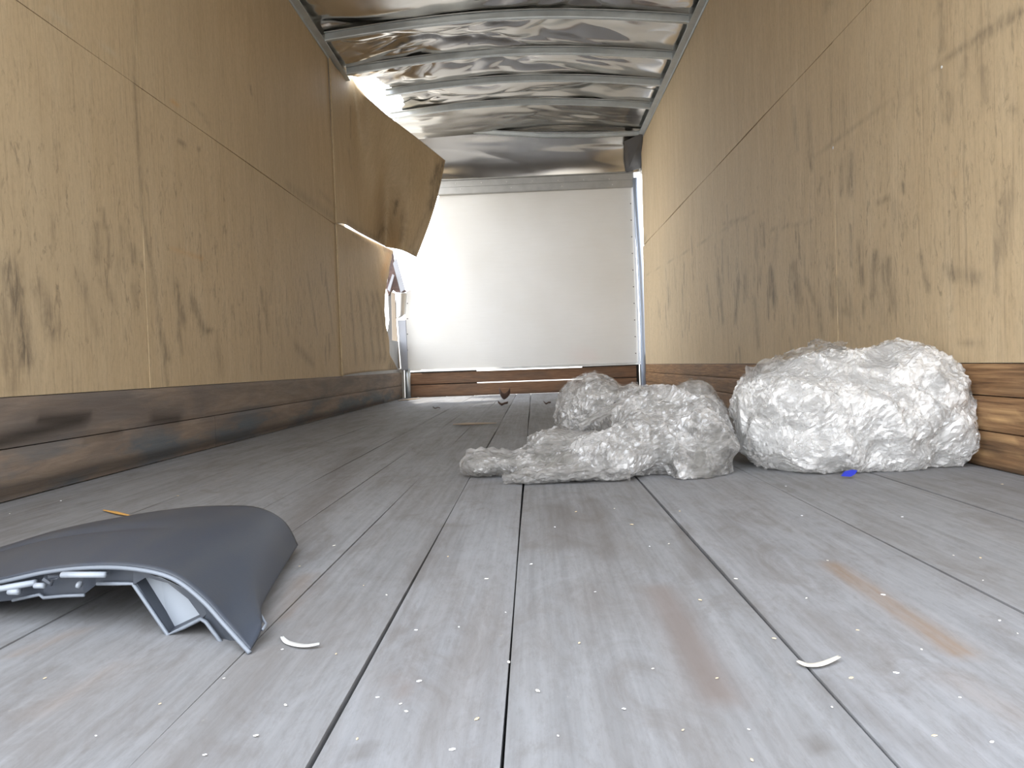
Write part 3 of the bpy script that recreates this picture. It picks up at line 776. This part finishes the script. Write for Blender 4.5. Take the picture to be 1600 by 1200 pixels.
def ribbon_film(name, pts, width, mat, parent, seed, up=(0, 0, 1), curl=.5):
    """ragged loose tail of film: a wavy strip"""
    pts = [Vector(p) for p in pts]; sp = spline(pts, 46); P = np.zeros((46, 12, 3))
    for i, p in enumerate(sp):
        t = (sp[min(i+1, 45)] - sp[max(i-1, 0)]).normalized(); a = t.cross(Vector(up)).normalized() * .35 + Vector(up) * .9
        for j in range(12):
            v = j / 11 - .5; q = p + a * v * width * (1 + .4 * noise.noise((i * .3, seed, 0)))
            q += t.cross(a) * .012 * noise.noise((i * .35, j * .5, seed)) + a * .006 * noise.noise((i * .9, 2, seed))
            P[i, j] = q
    P[:, :, 2] = np.maximum(P[:, :, 2], .002)
    o = grid_mesh(name, P, mat)
    if parent: adopt(o, parent)
    return o
ribbon_film('loose_film_tail', [PZ(1165, 585, 1.86), PZ(1200, 570, 1.84), PZ(1235, 556, 1.86), PZ(1290, 545, 1.9), PZ(1320, 542, 1.92)], .035, M_FG, big, 1.2)
ribbon_film('loose_film_tail', [PZ(1262, 540, 1.9), PZ(1275, 534, 1.9), PZ(1300, 541, 1.9), PZ(1320, 548, 1.92)], .018, M_FG, big, 4.2)
ribbon_film('loose_film_tail', [PZ(1172, 610, 1.84), PZ(1176, 585, 1.84), PZ(1190, 576, 1.84)], .025, M_FG, big, 6.2)
ribbon_film('loose_film_tail', [PZ(1172, 660, 1.8), PZ(1170, 690, 1.76), PZ(1174, 715, 1.74), PZ(1200, 725, 1.72)], .03, M_FG, big, 8.2)
o = None
m = MB(); lb = [(1315, 745), (1320, 738), (1332, 735), (1340, 736), (1336, 742), (1329, 746)]
m.prism([at(x, y - 1, Y=1.605) for x, y in lb], (0, .004, .0)); q = m.build('blue_print', simple('blue_print_ink', (.02, .035, .42), .4), big); q['label'] = 'blue printed scrap on the wrap'

sml = empty('plastic_wrap_heap', at(1040, 755, Z=0), 'flatter translucent heap of plastic wrap with long tail stretching left over the floor', 'plastic wrap')
sb = [ell(930, 640, 2.15, 56, .12, 50), ell(985, 655, 2.1, 70, .12, 48), ell(1085, 645, 2.18, 50, .10, 44), ell(1040, 670, 1.9, 95, .14, 62), ell(1000, 700, 1.8, 75, .12, 50),
      ell(1092, 700, 1.78, 52, .11, 58), ell(1080, 725, 1.74, 45, .09, 33), ell(960, 715, 1.76, 70, .1, 36), ell(1088, 672, 1.86, 32, .09, 40)]
blob('film_layers', sb, 8.3, M_FG, .0055, .017, sml, 1.1)
blob('crinkled_film', sb, 8.3, M_CS, .008, .020, sml, 1.1, shrink=-.002, facets=.0017)
blob('film_core', sb, 2.3, M_FC, .009, .02, sml, 1.0, shrink=.022)
tl = [ell(880, 700, 1.86, 58, .08, 26), ell(850, 690, 1.95, 30, .06, 17), ell(820, 722, 1.8, 70, .07, 17), ell(760, 725, 1.8, 36, .06, 17), ell(870, 735, 1.7, 70, .06, 16), ell(900, 720, 1.76, 50, .08, 26), ell(830, 744, 1.68, 35, .04, 9)]
blob('film_tail', tl, 5.7, M_FG, .005, .012, sml, 1.4)
blob('crinkled_film', tl, 5.7, M_CS, .007, .014, sml, 1.4, shrink=-.001, facets=.0016)
blob('film_tail_core', tl, 5.1, M_FC, .008, .012, sml, 1.4, shrink=.012)
ribbon_film('loose_film_tail', [PZ(728, 712, 1.8), PZ(770, 708, 1.82), PZ(820, 712, 1.8), PZ(880, 700, 1.74), PZ(930, 680, 1.74)], .035, M_FG, sml, 2.9)
ribbon_film('loose_film_tail', [PZ(785, 748, 1.66), PZ(850, 742, 1.64), PZ(930, 738, 1.64), PZ(985, 742, 1.65)], .03, M_FG, sml, 9.9)
ribbon_film('loose_film_tail', [PZ(905, 665, 1.85), PZ(960, 640, 1.86), PZ(1030, 615, 1.9), PZ(1060, 610, 2.0)], .03, M_FG, sml, 3.3)

# ------------------------------------------------------------ grey moulded plastic part
M_GP = NT('grey_textured_plastic'); _n = M_GP.noise(M_GP.co(), 300, 2, .5); _b = M_GP.noise(M_GP.co((6, 2, 6)), 3, 4, .5)
M_GP.pbr(M_GP.mix(M_GP.rng(_b, .4, .65, 0, .5), (.038, .046, .062), (.058, .063, .07)), .48, 0, M_GP.bump(_n, .1, .001), Specular_IOR_Level=.45); M_GP = M_GP.m
M_GL = simple('pale_grey_plastic', (.30, .33, .37), .5)
M_GE = simple('skylit_edge_tint', (.17, .19, .22), .45)  # paler rim colour paints in the sky light caught along the fairing edges
gp = empty('vehicle_fairing', at(330, 1015, Z=0), 'grey moulded plastic vehicle fairing lying arched on the floor at lower left', 'fairing')
rim = [at(-190, 948, Y=.86), at(-90, 925, Y=.83), at(0, 908, Y=.80), at(75, 892, Y=.785), at(150, 885, Y=.77), at(215, 888, Y=.755), at(270, 902, Y=.745), at(315, 935, Y=.735), at(350, 973, Y=.725), at(391, 1018, Z=.001)]
bck = [at(-190, 915, Y=1.0), at(-90, 885, Y=1.02), at(0, 858, Y=1.05), at(90, 831, Y=1.08), at(180, 812, Y=1.1), at(270, 798, Y=1.12), at(335, 793, Y=1.13), at(400, 795, Y=1.12), at(442, 816, Y=1.1), at(463, 853, Z=.012)]
nu, nv = 70, 40; R1, B1 = spline(rim, nu), spline(bck, nu); P = np.zeros((nu, nv, 3))
endc = [Vector(rim[-1]), at(409, 983, Z=.012), at(403, 955, Z=.016), at(430, 905, Z=.014), at(463, 853, Z=.012)]
E1 = spline(endc, nv)
for i in range(nu):
    u = i / (nu - 1)
    for j in range(nv):
        v = j / (nv - 1); p = R1[i].lerp(B1[i], v)
        p = p + Vector((0, 0, 1)) * (.012 * math.sin(math.pi * v) * (1 - u ** 4) - .024 * math.exp(-((v - .74 + .5 * u) / .055) ** 2) * max(0, 1 - u * 1.6))
        if u > .75:
            w_ = ((u - .75) / .25) ** 2; q = R1[-1].lerp(B1[-1], v); p = p + (E1[j] - q) * w_
        P[i, j] = p
sh = grid_mesh('outer_shell', P, M_GP, thick=.003, off=1); adopt(sh, gp)
m = MB(); m.tube([p + Vector((0, -.001, -.001)) for p in R1], .0024, 8); q = m.build('front_rim', M_GE, gp, smooth=True); q['label'] = 'front edge, coloured paler for the sky light it catches'
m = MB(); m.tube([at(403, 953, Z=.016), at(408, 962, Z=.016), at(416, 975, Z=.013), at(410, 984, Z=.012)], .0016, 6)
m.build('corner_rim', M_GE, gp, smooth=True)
# flange plate hanging under the rim, stepped outline
low_o = [(-190, 985, .87), (-90, 965, .84), (0, 940, .81), (18, 938, .805), (62, 928, .795), (68, 934, .79), (130, 930, .785), (150, 914, .775), (208, 914, .765), (262, 992, .755), (314, 968, .745), (322, 972, .743), (354, 1014, .735), (360, 1004, .73), (366, 1003, .73), (386, 1020, .72)]
up_o = [(-190, 950), (-90, 927), (0, 910), (18, 905), (62, 897), (68, 895), (130, 888), (150, 887), (208, 889), (232, 896), (300, 925), (316, 938), (345, 970), (356, 982), (366, 993), (388, 1016)]
def quad(a, b, c, d, dv, mb): mb.prism([a, b, c, d], dv)
fl_ = MB()
for k in list(range(0, 8)) + list(range(10, 15)):
    (x0, y0, Ya), (x1, y1, Yb) = low_o[k], low_o[k+1]; (a0, b0), (a1, b1) = up_o[k], up_o[k+1]
    fl_.add([at(a0, b0, Y=Ya + .008), at(a1, b1, Y=Yb + .008), at(x1, y1, Y=Yb + .008), at(x0, y0, Y=Ya + .008),
             at(a0, b0, Y=Ya + .011), at(a1, b1, Y=Yb + .011), at(x1, y1, Y=Yb + .011), at(x0, y0, Y=Ya + .011)], [(0, 1, 2, 3), (7, 6, 5, 4), (3, 2, 6, 7), (0, 4, 5, 1), (0, 3, 7, 4), (1, 5, 6, 2)])
fl_.add([at(208, 889, Y=.763), at(232, 896, Y=.76), at(268, 910, Y=.757), at(300, 926, Y=.753), at(326, 956, Y=.75), at(316, 966, Y=.75), at(294, 936, Y=.753), at(262, 911, Y=.757), at(228, 902, Y=.76), at(208, 914, Y=.763)],
        [(0, 1, 8, 9), (1, 2, 7, 8), (2, 3, 6, 7), (3, 4, 5, 6)])
fl_.build('inner_flange', M_GP, gp)
# pocket: walls running back, pale floor
pk = [(209, 912), (262, 992), (314, 968)]
pw = MB(); A_, B_, C_ = at(209, 912, Y=.765), at(262, 991, Y=.765), at(314, 968, Y=.752)
for a, b in ((A_, B_), (B_, C_)): 
    d = Vector((.0, .022, .003)); t_ = Vector((.002, 0, .0026)); pw.add([a, b, b + d, a + d, a + t_, b + t_, b + t_ + d, a + t_ + d], [(0,1,2,3),(7,6,5,4),(0,4,5,1),(1,5,6,2),(2,6,7,3),(3,7,4,0)])
pwo = pw.build('pocket_wall', M_GP, gp)
m = MB(); m.add([at(222, 898, Y=.782), at(250, 901, Y=.782), at(285, 918, Y=.778), at(318, 950, Y=.77), at(324, 962, Y=.768), at(266, 989, Y=.778)], [(0, 1, 2, 3, 4, 5)])
q = m.build('pocket_back', M_GL, gp); q.parent = pwo; q.matrix_parent_inverse = Matrix.Identity(4); q['label'] = 'pale grey pocket face'
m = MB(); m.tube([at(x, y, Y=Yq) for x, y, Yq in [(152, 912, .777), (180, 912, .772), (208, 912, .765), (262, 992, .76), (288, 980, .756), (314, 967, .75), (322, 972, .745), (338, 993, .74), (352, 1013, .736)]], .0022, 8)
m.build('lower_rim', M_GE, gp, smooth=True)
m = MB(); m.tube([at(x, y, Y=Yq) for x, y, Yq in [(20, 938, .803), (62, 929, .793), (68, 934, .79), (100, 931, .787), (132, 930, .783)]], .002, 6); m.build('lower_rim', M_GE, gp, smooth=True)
for (xa, ya, xb, yb, yd, r) in [(-40, 927, 56, 910, .79, .0045), (97, 898, 165, 898, .765, .0042), (55, 915, 70, 915, .78, .004), (122, 913, 126, 914, .775, .005), (15, 924, 30, 924, .79, .005)]:
    m = MB(); m.tube([at(lerp(xa, xb, t), lerp(ya, yb, t), Y=yd) for t in (0, .5, 1)], r, 10, flat=.8); m.build('stiffening_rib', M_GL, gp, smooth=True)
m = MB(); m.tube([at(68, 905, Y=.775), at(80, 912, Y=.775), at(88, 902, Y=.775), at(75, 903, Y=.77)], .003, 6); m.build('clip', M_GP, gp)

# ------------------------------------------------------------ litter on the floor
M_STRIP = simple('pale_plastic_strip', (.62, .62, .60), .4)
def strip(name, pix, w, mat, label, cat):
    base = at(*pix[0], Z=0); c = empty(name, base, label, cat) if False else None
    sp = spline([at(x, y, Z=.0015 + h) for x, y, h in pix], 24); P = np.zeros((24, 4, 3))
    for i, p in enumerate(sp):
        t = (sp[min(i+1, 23)] - sp[max(i-1, 0)]); t.z = 0; t.normalize(); a = Vector((-t.y, t.x, 0)) * w * (.35 + .65 * math.sin(math.pi * (i + 2) / 27))
        for j in range(4): P[i, j] = p + a * (j / 3 - .5) * 2 + Vector((0, 0, .0008 * (j % 2)))
    o = grid_mesh(name, P, mat, thick=.0008, off=-1); return tag(o, label, cat)
strip('plastic_strip', [(440, 995, .0), (450, 1004, 0), (475, 1009, .001), (499, 1006, .002)], .003, M_STRIP, 'thin white curled strip on the floor right of the grey plastic fairing', 'strip')
strip('plastic_strip', [(1246, 1033, 0), (1262, 1039, 0), (1285, 1037, .002), (1312, 1026, .003)], .003, simple('cream_strip_mat', (.62, .58, .50), .5), 'cream curled strip lying across a floor seam at right foreground', 'strip')
M_SPL = simple('pale_splinter', (.34, .27, .20), .7)
m = MB(); a, b = at(708, 663, Z=.008), at(776, 661, Z=.008)
m.tube([a, a.lerp(b, .3), a.lerp(b, .7), b], [.006, .018, .014, .004], 8, flat=.35); tag(m.build('wood_splinter', M_SPL), 'long pale wood splinter on the floor in front of the front wall', 'wood splinter')
m = MB(); a, b = at(622, 626, Z=.006), at(658, 622, Z=.006); m.tube([a, a.lerp(b, .5), b], [.01, .022, .006], 8, flat=.3)
tag(m.build('wood_splinter', M_SPL), 'short brown wood splinter at the foot of the broken left corner post', 'wood splinter')
m = MB(); a, b = at(162, 797, Z=.004), at(205, 806, Z=.004); m.tube([a, a.lerp(b, .5), b], [.002, .005, .002], 6, flat=.5)
tag(m.build('wood_splinter', simple('yellow_wood', (.55, .30, .08), .6)), 'thin yellowish wood splinter on the dark floor behind the grey plastic fairing', 'wood splinter')
M_LEAF = simple('dead_leaf', (.10, .06, .045), .8)
def leaf(px, py, s, label, up=.02):
    c = at(px, py, Z=.002); P = np.zeros((9, 6, 3))
    for i in range(9):
        for j in range(6):
            u = i / 8 - .5; v = j / 5 - .5; w_ = math.cos(math.pi * u) ** .7 if abs(u) < .5 else 0
            P[i, j] = (c.x + u * s, c.y + v * s * .6 * w_, c.z + up * (u * u * 2 + v * v * 2) + .004 * math.sin(9 * u))
    return tag(grid_mesh('dead_leaf', P, M_LEAF, thick=.001), label, 'leaf')
leaf(789, 624, .09, 'curled brown dead leaf standing by the front kick board', .10)
leaf(786, 633, .07, 'small dark leaf scrap just in front of the curled leaf', .03)
leaf(855, 631, .05, 'tiny dark leaf scrap nearest the translucent plastic heap', .02)
leaf(682, 638, .05, 'tiny dark leaf scrap near the sunlit patch of floor', .01)
# screw head on right wall
v, f = dome(at(1302, 231, X=W - .001), (-1, 0, 0), .006, .003, 10); o = mesh('screw_head', v, f, simple('bright_screw', (.85, .85, .85), .25, .3), smooth=True)
tag(o, 'bright small screw head in the middle of the right plywood wall', 'screw')
v, f = dome(at(1472, 105, X=W - .001), (-1, 0, 0), .005, .003, 10); o = mesh('screw_head', v, f, bpy.data.materials['bright_screw'], smooth=True)
tag(o, 'bright small screw head beside the upper dark streak of the right wall', 'screw')
# wood chips
M_CH = [simple('pale_chip', (.72, .69, .62), .6), simple('cream_chip', (.62, .50, .33), .6), simple('white_chip', (.85, .86, .88), .5)]
chips = [(522, 853), (468, 885), (1253, 806), (1490, 868), (1532, 872), (1410, 808), (1536, 907), (1062, 799), (1015, 854), (1045, 850), (1094, 938), (717, 980), (635, 1112),
         (745, 1124), (707, 1172), (446, 1102), (525, 1022), (790, 957), (795, 1035), (900, 800), (867, 824), (960, 795), (987, 820), (1228, 760), (1293, 876), (1566, 757),
         (830, 882), (604, 930), (568, 915), (441, 1015), (1170, 1140), (1067, 1141), (975, 1108), (1300, 1105), (1210, 998), (1400, 1052), (1440, 1015), (1340, 985), (655, 1065), (626, 1100), (558, 1155),
         (1562, 970), (1590, 990), (1175, 1188), (95, 783), (15, 803), (278, 775), (1380, 930), (1150, 905), (905, 1005), (872, 1150), (1020, 1045), (1120, 1060), (590, 1090), (350, 1060), (250, 1100),
         (150, 1150), (400, 1150), (70, 1060), (320, 1180), (760, 905), (700, 870), (930, 925), (1260, 935), (1330, 1060), (1500, 1090), (1550, 1160), (1460, 1150), (650, 985), (840, 1080)]
def chip_me(k):
    bm = bmesh.new(); bmesh.ops.create_icosphere(bm, subdivisions=1, radius=1)
    for q in bm.verts: q.co = Vector((q.co.x * (1 + .4 * noise.noise(q.co * 2 + Vector((k, 0, 0)))), q.co.y * .55, q.co.z * .22))
    me = bpy.data.meshes.new('wood_chip'); bm.to_mesh(me); bm.free(); me.materials.append(M_CH[k % 3]); return me
cms = [chip_me(k) for k in range(9)]
marks = [('the large white heap of wrap', G(1330, 742)), ('the tail of the translucent heap', G(850, 752)), ('the right foot of the grey fairing', G(400, 960)), ('the cream curled strip', G(1280, 1036)),
         ('the orange stain on the boards', G(1420, 960)), ('the bottom end of the middle floor seam', G(784, 1195)), ('the bottom end of the right floor seam', G(1405, 1195)), ('the lower left corner of the picture', G(40, 1180)),
         ('the yellowish splinter', G(185, 802)), ('the brownish patch in the floor', G(1090, 1000))]
ORD = ['closest', 'second closest', 'third closest', 'fourth closest', 'fifth closest', 'sixth closest', 'seventh closest', 'eighth closest', 'ninth closest', 'tenth closest', 'eleventh closest', 'twelfth closest', 'thirteenth closest', 'fourteenth closest', 'fifteenth closest', 'sixteenth closest']
near = {}
for i, q in enumerate(chips):
    g_ = G(*q); k = min(range(len(marks)), key=lambda k: (marks[k][1] - g_).length); near.setdefault(k, []).append(((marks[k][1] - g_).length, i))
chip_label = {}
for k, lst in near.items():
    for r_, (_, i) in enumerate(sorted(lst)): chip_label[i] = 'tiny ' + ('pale', 'cream', 'white')[i % 9 % 3] + ' wood chip, ' + ORD[r_] + ' to ' + marks[k][0]
for i, (px, py) in enumerate(chips):
    p = at(px, py, Z=0); o = bpy.data.objects.new('wood_chip', cms[i % 9]); COL.objects.link(o)
    s = random.uniform(.0012, .0026) * (1 + .4 * p.y); o.scale = (s, s, s); o.location = (p.x, p.y, s * .22); o.rotation_euler = (0, 0, random.uniform(0, 3.1))
    tag(o, chip_label[i], 'wood chip', 'wood chips scattered over the floor')
